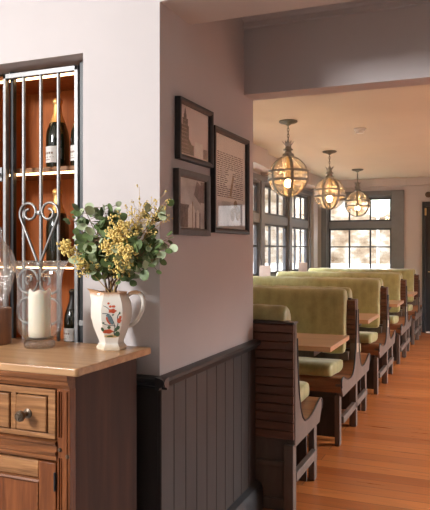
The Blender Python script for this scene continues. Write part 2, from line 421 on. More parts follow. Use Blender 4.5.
# windows: frame with deep reveals, glazing bars, panes, sill
def window(n, P, a0, a1, z0, z1, zt, nv, side):
    """P maps (along, depth outward, z) to the world"""
    def bx(mb, u0, u1, d0, d1, q0, q1):
        p = P(u0, d0, q0); q = P(u1, d1, q1)
        mb.box(min(p[0], q[0]), max(p[0], q[0]), min(p[1], q[1]), max(p[1], q[1]), q0, q1)
    fr = MB(); t = .045
    D = .075 if side == 'l' else .14
    bx(fr, a0, a0+t, .0, D, z0, z1); bx(fr, a1-t, a1, .0, D, z0, z1)
    bx(fr, a0+t, a1-t, .0, D, z1-t, z1); bx(fr, a0+t, a1-t, .0, D, z0, z0+t)
    bx(fr, a0+t, a1-t, -.015, D, zt-.06, zt+.06)
    o = struct('window_%d' % n, fr, 'trimgrey', bev=.004)
    mb = MB()
    for k in range(1, nv):
        u = a0+t+(a1-a0-2*t)*k/nv
        bx(mb, u-.013, u+.013, .02, .05, z0+t, zt-.06); bx(mb, u-.013, u+.013, .02, .05, zt+.06, z1-t)
    zm = z0+t+(zt-.06-z0-t)*.56
    bx(mb, a0+t, a1-t, .022, .048, zm-.011, zm+.011)
    ca = .03
    for (q0, q1) in ((z0+t, zt-.06), (zt+.06, z1-t)):
        bx(mb, a0+t, a0+t+ca, .015, .055, q0, q1); bx(mb, a1-t-ca, a1-t, .015, .055, q0, q1)
        bx(mb, a0+t, a1-t, .015, .055, q0, q0+ca); bx(mb, a0+t, a1-t, .015, .055, q1-ca, q1)
    obj('glazing_bars', mb, 'muntin', o)
    g = MB(); bx(g, a0+t, a1-t, .033, .037, z0+t, zt-.06); bx(g, a0+t, a1-t, .033, .037, zt+.06, z1-t)
    obj('pane', g, 'winglass', o)
    return o
for k, (a, c) in enumerate(bays):
    window(k+1, lambda u, d, z: (XL-.015-d, u, z), a, c, zb, zt, 1.81, 3, 'l')
window(6, lambda u, d, z: (u, YF+.05+d, z), fw0, fw1, fb, ft, 1.82, 3, 'f')
window(7, lambda u, d, z: (u, YF+.05+d, z), gx0, gx1, gb, gt, 1.75, 3, 'f')
# casings and sills
mb = MB()
for k in range(len(bays)-1):
    mb.box(XL, XL+.02, bays[k][1]-.02, bays[k+1][0]+.02, zb, 2.36)
mb.box(XL, XL+.02, 4.0, 4.12, zb, 2.36).box(XL, XL+.02, 10.78, 10.86, zb, 2.36).box(XL, XL+.045, 4.0, 10.86, 2.30, 2.37)
struct('trim_5', mb, 'trimgrey', bev=.005)
struct('trim_13', MB().box(XL-.05, XL+.19, 3.4, 10.9, .945, .985), 'trimgrey', bev=.006)
mb = MB().box(fw0-.07, fw0+.03, YF-.035, YF, .98, 2.40).box(fw1-.04, fw1+.17, YF-.035, YF, .2, 2.40).box(fw0+.03, fw1-.04, YF-.035, YF, 2.31, 2.40)
struct('trim_6', mb, 'trimgrey', bev=.005)
struct('trim_14', MB().box(fw0-.07, fw1-.04, YF-.09, YF+.05, .935, .98), 'trimgrey', bev=.006)
# door in the far wall
d = struct('door_1', MB().box(-.955, -.90, YF-.04, YF+.10, 0, 2.19).box(-.90, -.16, YF-.04, YF+.10, 2.11, 2.19).box(-.16, -.10, YF-.04, YF+.10, 0, 2.19), 'door', bev=.004)
mb = MB().box(-.90, -.16, YF+.03, YF+.075, .01, 2.11)
for z0, z1 in ((.15, .95), (1.1, 1.95)):
    mb.box(-.82, -.57, YF+.018, YF+.032, z0, z1).box(-.49, -.24, YF+.018, YF+.032, z0, z1)
obj('door_leaf', mb, 'door', d, bev=.004)
obj('door_handle', MB().tube([(-.86, YF+.03, 1.02), (-.86, YF-.02, 1.02), (-.76, YF-.02, 1.02)], .009), 'brass', d, smooth=40)

# ------------------------------------------------------------------ outside
struct('ground', MB().box(-30, 20, -20, 40, -.45, -.35), 'grass')
def rough_wall(x0, x1, y, z0, z1, th, name, label, cat, mat='stone', bump_=.08):
    mb = MB(); nx = 28; nz = 12; i0 = len(mb.v)
    rr = random.Random(3)
    for k in range(nx+1):
        for j in range(nz+1):
            mb.v.append((x0+(x1-x0)*k/nx, y+rr.uniform(-bump_, bump_), z0+(z1-z0)*j/nz+(rr.uniform(-.05, .05) if j == nz else 0)))
    for k in range(nx):
        for j in range(nz):
            a = k*(nz+1)+j; mb.f.append((a, a+nz+1, a+nz+2, a+1))
    mb.box(x0, x1, y+.1, y+th, z0, z1-.05)
    return tag(obj(name, mb, mat), label, cat)
rough_wall(-9.5, -.5, 19.0, -.4, 3.3, .5, 'stone_wall', 'pale tan rubble stone wall outside beyond the far window', 'wall')
tag(obj('garden_wall', MB().prism([(15.2, -.4), (15.2, .95), (15.5, 1.05), (15.9, .95), (15.9, -.4)], -9, 2), 'render', bev=.05, seg=3), 'low whitish wall with rounded coping outside below the far window', 'wall')
mb = MB(); rr = random.Random(5)
for k in range(10):
    o_ = rr.uniform(-.04, .04); mb.box(-3.72+o_, -3.32+o_*.5, 13.4+o_, 13.8+o_, -.4+k*.36, -.05+k*.36)
tag(obj('stone_pillar', mb, 'stone', bev=.03, seg=2), 'rough stone pillar outside at the left of the far window', 'pillar')
t = thing('round_sign', 'pale green round sign with a ring border outside the far window', 'sign', (-2.02, 13.6, -.4))
obj('disc', MB().lathe([(.0, 0), (.30, 0), (.30, .03), (.0, .03)], (0, 0, 2.75), 32, axis='y', cap=False), 'signgreen', t, smooth=40)
obj('ring', MB().tube([(.20*math.cos(a*PI/12), -.004, 2.75+.20*math.sin(a*PI/12)) for a in range(24)], .022, closed=True), 'render', t, smooth=60)
obj('post', MB().tube([(0, .05, 0), (0, .05, 2.9)], .03), 'render', t, smooth=40)
mb = MB().box(-16, -11, 2, 26, -.4, 2.9); mb.prism([(-16.3, 2.9), (-10.7, 2.9), (-13.5, 4.6)], 2, 26, 'y')
h = thing('house', 'pale rendered neighbouring house outside the side windows', 'house')
obj('wall', mb, 'render', h)
for y in (6, 10, 14, 18, 22): obj('window', MB().box(-11.04, -10.97, y-.6, y+.6, .8, 2.2), 'trimgrey', h)

# ------------------------------------------------------------------ niche cabinet
t = thing('wine_cabinet', 'reddish wooden display cabinet with lit shelves set in wall niche', 'cabinet', (0, 0, 0))
obj('back_panel', MB().box(-2.13, -1.52, 2.625, 2.645, .94, 2.18), 'cab', t)
obj('side_panel', MB().box(-2.15, -2.13, 2.34, 2.645, .94, 2.18), 'cab', t)
obj('side_panel', MB().box(-1.52, -1.503, 2.34, 2.645, .94, 2.18), 'cab', t)
obj('top_panel', MB().box(-2.13, -1.52, 2.34, 2.625, 2.165, 2.18), 'cab', t)
for z in (1.76, 1.343, .965):
    s_ = obj('shelf', MB().box(-2.13, -1.52, 2.345, 2.625, z-.022, z), 'oak_pale', t, bev=.002)
    if z > 1: obj('led_strip', MB().box(-2.12, -1.60, 2.36, 2.372, z-.029, z-.0222), 'led', s_)
obj('led_strip', MB().box(-2.12, -1.60, 2.36, 2.372, 2.158, 2.1648), 'led', t)
for z in (.6, .2): pass

# grille
t = thing('iron_grille', 'pale steel barred grille with heart scroll over the wine niche', 'grille', (0, 0, 0))
gy0, gy1 = 2.285, 2.31
obj('post', MB().box(-1.586, -1.568, gy0, gy1, .96, 2.170), 'steel', t, bev=.002)
obj('post', MB().box(-1.960, -1.944, gy0, gy1, .96, 2.170), 'steel', t, bev=.002)
obj('top_rail', MB().box(-1.960, -1.568, gy0, gy1, 2.148, 2.170), 'steel', t, bev=.002)
obj('dark_frame', MB().box(-1.566, -1.542, 2.295, 2.33, .95, 2.185).box(-1.944, -1.925, 2.312, 2.335, .95, 2.185), 'black', t, bev=.002)
obj('bottom_rail', MB().box(-1.960, -1.568, gy0, gy1, .96, .985), 'steel', t, bev=.002)
for x in (-1.855, -1.764, -1.673):
    obj('bar', MB().tube([(x, 2.297, .98), (x, 2.297, 2.15)], .0085, 10), 'steel', t, smooth=40)
def spiral(cx, cz, r0, r1, a0, a1, n=22):
    return [(cx+(r0+(r1-r0)*k/n)*math.cos(a0+(a1-a0)*k/n), cz+(r0+(r1-r0)*k/n)*math.sin(a0+(a1-a0)*k/n)) for k in range(n+1)]
hc = -1.764
for s in (1, -1):
    pts = [(.006, 1.335), (.02, 1.37), (.06, 1.455), (.088, 1.515)]
    pts += spiral(.052, 1.556, .050, .014, -.35, 2*PI+1.6, 32)
    obj('heart_scroll', MB().tube([(hc+s*x, 2.283, z) for x, z in pts], .0062, 8), 'iron', t, smooth=60)
    for zc, r_ in ((1.262, .052), (1.135, .055)):
        pts = spiral(.058, zc, r_, r_, PI*.98, -PI*.98, 26)+spiral(.030, zc-.0, .028, .012, PI*1.02, PI*2.0, 10)
        obj('ring_scroll', MB().tube([(hc+s*x, 2.283, z) for x, z in pts[:27]], .0055, 8), 'iron', t, smooth=60)
    obj('small_scroll', MB().tube([(hc+s*x, 2.275, z) for x, z in spiral(.042, 1.27, .024, .006, -1.2, 4.2, 20)], .0045, 8), 'iron', t, smooth=60)
obj('collar', MB().lathe([(.013, 0), (.015, .008), (.013, .016)], (hc, 2.288, 1.325), 12), 'iron', t, smooth=40)
obj('collar', MB().lathe([(.013, 0), (.015, .008), (.013, .016)], (hc, 2.288, 1.547), 12), 'iron', t, smooth=40)
for z in (1.09,): obj('hinge', MB().box(-1.566, -1.535, 2.29, 2.305, z-.01, z+.012), 'iron', t)
obj('latch', MB().box(-1.985, -1.962, 2.28, 2.31, 1.70, 1.76).tube([(-1.975, 2.28, 1.73), (-1.975, 2.25, 1.73)], .008), 'iron', t)

# bottles
def bottle(x, y, z, label, h=.32, lab=True, cap='foil', low=0):
    s = h/.32
    t = thing('champagne_bottle', label, 'bottle', (x, y, z), -.45)
    prof = [(.020, .008), (.040, 0), (.044, .006), (.0445, .15), (.042, .175), (.034, .205), (.022, .235), (.0165, .255), (.0145, .30), (.0175, .302), (.0175, .312), (.014, .316)]
    obj('glass', MB().lathe([(r*s*1.14, q*s) for r, q in prof], (0, 0, 0), 28), 'bottle', t, smooth=40)
    fo = [(.0315, .2135), (.0235, .237), (.018, .256), (.016, .29), (.0165, .298), (.0195, .301), (.020, .313), (.017, .321), (.008, .325)]
    obj('foil', MB().lathe([(r*s*1.14, q*s) for r, q in fo], (0, 0, 0), 24), cap, t, smooth=50)
    if not lab: return t
    mb = MB(); n = 16; r = .0452*s*1.14
    for k in range(n+1):
        a = -PI/2-1.15+2.3*k/n
        for q in ((.032-low)*s, (.105-low*1.6)*s): mb.v.append((r*math.cos(a), r*math.sin(a), q))
    for k in range(n): mb.f.append((2*k, 2*k+2, 2*k+3, 2*k+1))
    l = obj('paper_label', mb, 'label', t, smooth=60)
    m2 = MB(); r = .0457*s*1.14; rr = random.Random(2)
    for z0, z1, seg in ((.070, .079, [(-.6, -.38), (-.3, -.12), (-.04, .14), (.22, .42), (.5, .66)]), (.055, .058, [(-.7, .75)]), (.044, .047, [(-.4, .4)])):
        z0 -= low; z1 -= low
        for a0, a1 in seg:
            b0, b1 = -PI/2+a0, -PI/2+a1; i = len(m2.v)
            for k in range(5):
                a = b0+(b1-b0)*k/4
                for q in (z0*s, z1*s): m2.v.append((r*math.cos(a), r*math.sin(a), q))
            for k in range(4): m2.f.append((i+2*k, i+2*k+2, i+2*k+3, i+2*k+1))
    obj('lettering', m2, 'ink', l)
    return t
bottle(-1.826, 2.50, 1.762, 'gold-foiled champagne bottle standing on the upper niche shelf, left one', .33)
bottle(-1.668, 2.46, 1.762, 'champagne bottle on upper niche shelf half hidden by right grille post', .30)
bottle(-1.826, 2.50, 1.345, 'gold-foiled champagne bottle on the middle niche shelf behind the heart scroll', .33, lab=False)
bottle(-1.70, 2.44, .967, 'black topped dark bottle on the lowest niche shelf beside the flower jug', .25, cap='black')

# ------------------------------------------------------------------ sideboard
ZT = 1.03
t = thing('oak_sideboard', 'brown oak sideboard with honey coloured top and panelled drawers', 'sideboard', (-1.2, 1.706, 0))
# local x: right side = 0, going left negative; local y: 0 = front face
W_ = 1.24; D_ = .437
obj('top', MB().prism([(-W_-.04, -.020), (.034, -.020), (.042, -.012), (.042, .458), (.036, .464), (-W_-.04, .464)], ZT-.026, ZT, 'z'), 'oak_top', t, bev=.007, seg=3)
obj('cornice', MB().prism([(0, .958), (-.003, .966), (-.009, .972), (-.010, .982), (-.015, .988), (-.016, ZT-.026), (.03, ZT-.026), (.03, .958)], -W_, 0), 'oak', t, smooth=30)
obj('side_panel', MB().box(-.022, -.001, .032, D_-.01, .06, ZT-.026), 'oak_shaded', t, bev=.002)
obj('side_panel', MB().box(-W_, -W_+.022, .032, D_-.01, .06, ZT-.026), 'oak_shaded', t, bev=.002)
obj('back_panel', MB().box(-W_+.022, -.022, D_-.03, D_-.01, .06, ZT-.03), 'oak_shaded', t)
def corner_post(x0, x1, flip):
    mb = MB(); mb.box(x0, x1, 0, .032, 0, .958)
    g = -1 if not flip else 1; c = (x0+x1)/2+g*.012
    for z0, z1 in ((.805, .95), (.12, .74)):
        mb.box(c-.007, c-.002, -.005, .001, z0, z1).box(c+.003, c+.006, -.004, .001, z0, z1)
    e = (x0+x1)/2-g*.013
    mb.box(e-.0025, e+.0025, -.004, .001, .05, .95)
    return mb
SW = .048
p = obj('corner_post', corner_post(-SW, 0, False), 'oak_v', t, bev=.0015)
for x, z in ((-.036, .766), (-.008, .748)): obj('peg', MB().lathe([(.0065, 0), (.0065, -.004), (.004, -.007)], (x, 0, z), 12, axis='y'), 'bronze', p, smooth=50)
obj('corner_post', corner_post(-W_, -W_+SW, True), 'oak_v', t, bev=.0015)
pitch = (W_-SW)/3
for k in range(3):
    x1 = -SW-k*pitch; x0 = x1-pitch+.030
    if k < 2: obj('mid_post', MB().box(x0-.030, x0, .002, .03, .05, .958), 'oak_v', t, bev=.002)
    zb_, zt_ = .797, .954
    wp = .119; pa = x1-.034-wp; pb = pa-.028-wp
    d = obj('drawer', MB().box(x0+.002, x1-.002, .004, .02, zb_, zt_), 'oak_shaded', t)  # backing in the shade-darkened oak, seen in the panel gaps
    fm = MB(); pz0, pz1 = .817, .930; g = .0035
    fm.box(x0+.002, x1-.003, -.006, .004, pz1+g, zt_).box(x0+.002, x1-.003, -.006, .004, zb_, pz0-g)
    for xa, xb in ((pa+wp+g, x1-.003), (pb+wp+g, pa-g), (x0+.002, pb-g)): fm.box(xa, xb, -.006, .004, pz0-g, pz1+g)
    obj('drawer_frame', fm, 'oak_pale', d, bev=.002)
    for xa in (pa, pb): obj('raised_panel', MB().box(xa, xa+wp, -.011, .004, pz0, pz1), 'oak_pale', d, bev=.004, seg=2)
    obj('knob', MB().lathe([(.016, -.010), (.016, -.014), (.008, -.017), (.007, -.032), (.013, -.037), (.0175, -.046), (.017, -.055), (.012, -.060), (.010, -.058), (.006, -.0625), (.002, -.063)], (pa+wp*.40, 0, .872), 28, axis='y'), 'bronze', d, smooth=40)
    obj('rail', MB().prism([(.0, .727), (-.004, .731), (-.005, .744), (-.010, .749), (-.010, .757), (-.003, .763), (-.003, .777), (-.011, .782), (-.011, .790), (.0, .794), (.03, .794), (.03, .727)], x0-.001, x1, 'x'), 'oak', t, smooth=25)
    ds = .070; zd = .722
    d = obj('cupboard_door', MB().box(x0+.002, x0+ds, -.003, .02, .12, zd).box(x1-ds, x1-.003, -.003, .02, .12, zd), 'oak_v', t, bev=.003)
    obj('top_rail', MB().box(x0+ds, x1-ds, -.003, .02, .668, zd), 'oak_pale', d, bev=.003)
    obj('bottom_rail', MB().box(x0+ds, x1-ds, -.003, .02, .12, .19), 'oak_pale', d, bev=.003)
    obj('bead', MB().prism([(.0, .650), (-.004, .654), (-.001, .660), (-.005, .667), (.010, .667), (.010, .650)], x0+ds, x1-ds, 'x').box(x1-ds-.004, x1-ds, -.006, .01, .19, .652), 'oak', d, smooth=30)
    obj('panel', MB().box(x0+ds, x1-ds, .010, .016, .18, .66), 'oak_v', d)
    obj('hinge', MB().box(x1-.006, x1+.001, -.008, -.002, .638, .690).tube([(x1-.003, -.009, .636), (x1-.003, -.009, .694)], .0035), 'black', d)
obj('plinth', MB().box(-W_, 0, .0, .03, .03, .12), 'oak', t, bev=.003)

# hurricane vase, plate and candle
vx, vy = -1.546, 2.005
t = thing('hurricane_vase', 'tall clear glass hurricane vase holding a white candle', 'vase', (vx, vy, ZT))
prof = [(.050, .002), (.057, .006), (.058, .018), (.052, .026), (.053, .032), (.066, .044), (.079, .062), (.085, .085), (.085, .12), (.082, .18), (.082, .24), (.086, .275), (.094, .302), (.106, .321)]
inner = [(r-.0045, z+.002) for r, z in prof][::-1]
obj('bowl', MB().lathe(prof+[(.106, .3225)]+inner[:-4]+[(.052, .034), (.001, .034)], (0, 0, 0), 40, cap=False), 'vaseglass', t, smooth=50)
obj('rim', MB().tube([(.1055*math.cos(a*PI/20), .1055*math.sin(a*PI/20), .322) for a in range(40)], .0028, 8, closed=True), 'cutglass', t, smooth=60)
obj('foot', MB().lathe([(.001, .001), (.054, .001), (.058, .008), (.057, .021), (.046, .028), (.001, .028)], (0, 0, 0), 36, cap=False), 'cutglass', t, smooth=40)
obj('candle_plate', MB().lathe([(.001, .0355), (.049, .0355), (.051, .038), (.045, .040), (.001, .040)], (0, 0, 0), 32, cap=False), 'black', t, smooth=40)
t = thing('pillar_candle', 'thick ivory pillar candle with uneven melted top inside the hurricane vase', 'candle', (vx, vy, ZT+.0405))
mb = MB(); n = 36; rows = [0, .004, .06, .12, .155]
i = 0
for z in rows:
    for k in range(n):
        r = .041 if z else .039; a = 2*PI*k/n; mb.v.append((r*math.cos(a), r*math.sin(a), z))
for rr_, dz in ((.0405, .012), (.036, .016), (.030, .006), (.012, .001)):
    for k in range(n):
        a = 2*PI*k/n; q = rr_*(1+.02*math.sin(3*a)); h = .158+dz*(1+.7*math.sin(a+2.4)+.5*math.sin(2*a+.4)+.35*math.sin(5*a))*.8
        mb.v.append((q*math.cos(a), q*math.sin(a), h))
for j in range(len(rows)+3):
    for k in range(n):
        l = (k+1) % n; mb.f.append((j*n+k, j*n+l, (j+1)*n+l, (j+1)*n+k))
mb.f.append(tuple(range(n))[::-1]); mb.f.append(tuple((len(rows)+3)*n+k for k in range(n)))
obj('wax', mb, 'wax', t, smooth=60)
obj('wick', MB().tube([(0, 0, .155), (.001, 0, .166), (.004, 0, .172)], .0014, 6), 'black', t, smooth=60)

# glass vessel on wooden plinth
t = thing('glass_vessel', 'rounded clear glass vessel standing in a walnut cylinder at left edge', 'ornament', (-1.772, 2.012, ZT))
obj('plinth', MB().lathe([(.066, 0), (.068, .003), (.068, .139), (.064, .142), (.052, .142), (.052, .12), (.001, .12)], (0, 0, 0), 40), 'walnut', t, smooth=40)
mb = MB(); pr_ = [(.046, .121), (.050, .145), (.058, .19), (.072, .24), (.083, .285), (.084, .315), (.078, .345), (.062, .375), (.045, .395), (.034, .41), (.031, .43), (.036, .445), (.036, .452)]
n = 48; 
for j, (r, z) in enumerate(pr_):
    amp = .05 if z < .25 else .012
    for k in range(n):
        a = 2*PI*k/n; q = r*(1+amp*math.cos(12*a)); mb.v.append((q*math.cos(a), q*math.sin(a), z))
for j in range(len(pr_)-1):
    for k in range(n):
        l = (k+1) % n; mb.f.append((j*n+k, j*n+l, (j+1)*n+l, (j+1)*n+k))
obj('glass', mb, 'cutglass', t, smooth=50)
obj('stopper', MB().lathe([(.028, .44), (.030, .455), (.018, .462), (.022, .475), (.020, .49), (.006, .497)], (0, 0, 0), 24), 'cutglass', t, smooth=40)

# ------------------------------------------------------------------ flower jug
jx, jy = -1.272, 2.07
jr = math.radians(31.5+1)
t = thing('flower_jug', 'cream hexagonal jug with painted bird and red flowers holding foliage', 'jug', (jx, jy, ZT), jr)
jp = [(.058, 0), (.061, .004), (.061, .012), (.050, .026), (.050, .032), (.060, .055), (.073, .085), (.083, .12), (.084, .15), (.079, .175), (.068, .195), (.062, .206), (.065, .213)]
jp = [(r_*.90, z_) for r_, z_ in jp]
def rad(z):
    for (r0, z0), (r1, z1) in zip(jp, jp[1:]):
        if z0 <= z <= z1: return r0+(r1-r0)*(z-z0)/(z1-z0)
    return jp[-1][0]
mb = MB(); n = 48
def hexr(a):
    q = (a % (PI/3))-PI/6
    return math.cos(PI/6)/math.cos(q)
full = [(r, z, 0) for r, z in jp]+[(r-.004, z, 1) for r, z in jp[::-1][:5]]+[(.001, .15, 1)]
for r, z, ins in full:
    for k in range(n):
        a = 2*PI*k/n; hx = hexr(a); q = r*hx
        zz = z
        d = abs(((a-PI+PI) % (2*PI))-PI)
        sp = max(0, 1-d/.55) if z > .17 else 0
        f_ = sp*max(0, (z-.17)/.043)
        q *= 1+.55*f_**1.2; zz += .012*f_
        # spout sits at local -x
        mb.v.append((q*math.cos(a), q*math.sin(a), zz))
for k in range(len(mb.v)): pass
# rotate profile so the spout is on -x
for j in range(len(full)-1):
    for k in range(n):
        l = (k+1) % n; mb.f.append((j*n+k, j*n+l, (j+1)*n+l, (j+1)*n+k))
mb.f.append(tuple(range(n))[::-1])
jb = obj('body', mb, 'jug', t, smooth=24)
hp = [(.052, 0, .190), (.070, 0, .205), (.092, 0, .208), (.110, 0, .197), (.117, 0, .172), (.112, 0, .140), (.099, 0, .112), (.082, 0, .092), (.060, 0, .084)]
def smoothp(p, k=4):
    out = []
    P_ = [Vector(q) for q in p]
    for i in range(len(P_)-1):
        a = P_[max(0, i-1)]; b_ = P_[i]; c = P_[i+1]; d = P_[min(len(P_)-1, i+2)]
        for j in range(k):
            s = j/k
            out.append(.5*((2*b_)+(-a+c)*s+(2*a-5*b_+4*c-d)*s*s+(-a+3*b_-3*c+d)*s**3))
    out.append(P_[-1]); return [tuple(q) for q in out]
sp_ = smoothp(hp)
obj('handle', MB().tube(sp_, [.0068+.0018*math.sin(PI*k/len(sp_)) for k in range(len(sp_))], 12), 'jug', t, smooth=60)
# painted decoration, following the front facet (normal = local -y)
def on_facet(u, z, off=.0008):
    return (u, -(rad(z)*math.cos(PI/6)+off), z)
def blob(mb, u, z, ru, rz, n=12, rot=0, off=.0008, lob=0):
    pts = []
    for k in range(n):
        a = 2*PI*k/n; q = 1+lob*math.cos(5*a)
        x = ru*q*math.cos(a); y = rz*q*math.sin(a)
        pts.append(on_facet(u+x*math.cos(rot)-y*math.sin(rot), z+x*math.sin(rot)+y*math.cos(rot), off))
    c = on_facet(u, z, off); i = len(mb.v); mb.v.append(c); mb.v += pts
    for k in range(n): mb.f.append((i, i+1+k, i+1+(k+1) % n))
def stroke(mb, pts, wd, off=.0006):
    q = smoothp([(u, z, 0) for u, z in pts], 4); i = len(mb.v)
    for k, p in enumerate(q):
        a = q[max(0, k-1)]; c = q[min(len(q)-1, k+1)]; d = Vector((c[0]-a[0], c[1]-a[1])).normalized()
        for s in (1, -1): mb.v.append(on_facet(p[0]-d.y*wd*s, p[1]+d.x*wd*s, off))
    for k in range(len(q)-1): mb.f.append((i+2*k, i+2*k+1, i+2*k+3, i+2*k+2))
mb = MB()
stroke(mb, [(-.030, .166), (-.018, .160), (-.006, .150), (.006, .146)], .0011)
stroke(mb, [(-.034, .138), (-.016, .137), (-.004, .128), (.008, .100), (.012, .075)], .0013)
stroke(mb, [(.012, .075), (.022, .100), (.020, .125), (.028, .140)], .0016)
stroke(mb, [(.012, .075), (.008, .068), (.012, .055)], .0022)
stroke(mb, [(-.036, .105), (-.020, .097), (-.002, .094), (.014, .092)], .0012)
stroke(mb, [(.020, .110), (.032, .118), (.034, .130)], .001)
obj('painted_branch', mb, 'navy', t)
mb = MB()
blob(mb, .002, .147, .014, .008, lob=.18, n=20); blob(mb, -.006, .163, .005, .0045, lob=.2, n=15); blob(mb, .006, .163, .007, .0045, lob=.2, n=15)
blob(mb, -.012, .174, .0045, .004, lob=.2, n=15); blob(mb, .026, .112, .008, .010, lob=.15, n=15); blob(mb, .030, .124, .005, .005, lob=.2, n=15)
blob(mb, -.014, .072, .019, .008, lob=.12, n=20); blob(mb, -.012, .112, .006, .016, rot=.5, n=14)
obj('painted_flower', mb, 'red', t)
mb = MB(); blob(mb, -.005, .114, .007, .019, rot=.45, n=14, off=.0012); blob(mb, -.015, .131, .006, .005, off=.0012)
obj('painted_bird', mb, 'teal', t)
for u_, z_, a_, b_, r_ in ((-.010, .087, .006, .006, 0), (-.033, .080, .005, .009, .4), (.020, .062, .009, .010, 0), (.014, .078, .006, .007, 0), (.023, .085, .005, .008, -.4), (-.006, .054, .012, .003, 0), (.004, .133, .004, .003, .5), (-.030, .104, .004, .003, 0), (.028, .139, .003, .005, 0)):
    mb = MB(); blob(mb, u_, z_, a_, b_, rot=r_, off=.001); obj('painted_leaf', mb, 'dgreen', t)
mb = MB(); blob(mb, 0, .054, .028, .006, n=16, off=.0004)
obj('painted_ground', mb, 'ochre', t)

# ------------------------------------------------------------------ stems in the jug
mouth = Vector((jx, jy, ZT+.205))
def bez(a, b_, c, n):
    return [tuple(a*(1-s)**2+b_*2*s*(1-s)+c*s*s) for s in [k/n for k in range(n+1)]]
def leaf(mb, p, d, up, r, cup=.25, ln=1.15):
    d = d.normalized(); n = up-d*up.dot(d)
    if n.length < .05: n = Vector((0, 0, 1)).cross(d)+Vector((.01, 0, 0))
    n.normalize(); s = d.cross(n); i = len(mb.v); N = 10
    mb.v.append(tuple(p+d*r*ln-n*cup*r*.6))
    for k in range(N):
        a = 2*PI*k/N+PI
        q = d*(r*ln*(1+math.cos(a)))+s*(r*math.sin(a)*(1.0-.12*math.cos(a)))
        mb.v.append(tuple(p+q+n*(cup*r*.25*math.cos(2*a))))
    for k in range(N): mb.f.append((i, i+1+k, i+1+(k+1) % N))
YMAX = 2.205
def clampy(mb):
    mb.v = [(x, min(y, YMAX) if x < XP+.01 else y, z) for x, y, z in mb.v]
def eucalyptus(tip, label, nl, r, seed, frac=.4, side=None, start=None, spread=.5, bend=.05):
    rr = random.Random(seed)
    tip = Vector(tip); st = mouth+Vector(start or (rr.uniform(-.02, .02), rr.uniform(-.02, .01), 0))
    mid = (st+tip)/2+Vector((rr.uniform(-.02, .02)-(tip.x-st.x)*.25, 0, bend))
    root_ = Vector((st.x+(jx-st.x)*.7, jy, ZT+.06))
    pts = [tuple(root_)]+bez(st, mid, tip, 14)
    t = thing('eucalyptus_stem', label, 'foliage', tuple(mouth), 0, None)
    L = lambda P: [tuple(Vector(p)-mouth) for p in P]
    tw = MB().tube(L(pts), [.0028]*3+[.0028-.0018*k/13 for k in range(13)], 6)
    dark = MB(); pale = MB(); cr = bez(st, mid, tip, 40)
    for k in range(nl):
        s = frac+(1-frac)*(k+rr.random()*.6)/nl; i = min(39, int(s*40)); p = Vector(cr[i]); tg = (Vector(cr[min(40, i+1)])-Vector(cr[max(0, i-1)])).normalized()
        a = rr.uniform(0, 2*PI); o = Vector((math.cos(a), math.sin(a)*.7, rr.uniform(-.5, .8))); o = (o-tg*o.dot(tg)*.6).normalized()
        stemlen = rr.uniform(.006, .045)*spread*2
        q = p+o*stemlen
        if stemlen > .02: tw.tube(L([tuple(p), tuple(q)]), .0009, 4)
        rad_ = r*rr.uniform(.7, 1.4)*(1-.35*max(0, s-.75)*4*.6)
        nrm = Vector((rr.uniform(-.3, 1.0), rr.uniform(-1.3, -.1), rr.uniform(-.4, .8)))
        leaf(pale if rr.random() < .33 else dark, q, (o+tg*.3+Vector((0, 0, -.15))), nrm, rad_)
    for m_ in (tw, dark, pale):
        pass
    for m_ in (dark, pale):
        m_.v = [tuple(Vector((x, min(y, YMAX), z))-mouth) for x, y, z in m_.v]
    tw.v = [(x, min(y, YMAX-mouth.y), z) for x, y, z in tw.v]
    obj('stem', tw, 'stem', t, smooth=60)
    obj('dark_leaves', dark, 'leaf', t, smooth=60)
    obj('pale_leaves', pale, 'leaf2', t, smooth=60)
    return t
def at(px, py, y):
    """point of the bouquet: screen direction turned into the plane y"""
    k = (px-215)/649.; A = math.atan(269/649.); ca, sa = math.cos(A), math.sin(A)
    x = y*(k*ca-sa)/(ca+k*sa); w_ = -x*sa+y*ca
    return (x, y, 1.4-(py-249)*w_/649.)
eucalyptus(at(104, 205, 2.05), 'tallest eucalyptus stem at left with the big round dark leaf on top', 54, .0165, 1, .35, bend=.0)
eucalyptus(at(84, 208, 2.02), 'eucalyptus stem second from the left reaching up beside the grille post', 54, .0160, 2, .30, bend=.02)
eucalyptus(at(68, 215, 2.00), 'thin eucalyptus stem curling left in front of the grille bars', 25, .0115, 3, .45, spread=.35, bend=.05)
eucalyptus(at(97, 232, 1.98), 'short eucalyptus stem in front of the tallest stem', 64, .0160, 4, .25, spread=.6)
eucalyptus(at(80, 250, 2.00), 'low eucalyptus stem leaning left above the jug spout', 41, .0145, 5, .25, spread=.5)
eucalyptus(at(163, 206, 2.02), 'tall eucalyptus stem leaning right with pale tip near the picture frame', 38, .0140, 6, .45, spread=.4, bend=-.01)
eucalyptus(at(169, 238, 2.00), 'eucalyptus stem reaching farthest right in front of the pier', 48, .0150, 7, .40, spread=.45, bend=.02)
eucalyptus(at(160, 258, 1.97), 'drooping eucalyptus stem at lower right above the jug handle', 44, .0150, 8, .35, spread=.5, bend=.03)
eucalyptus(at(143, 255, 1.96), 'short thick twig of eucalyptus just right of the yellow blossom', 44, .0160, 9, .30, spread=.5)

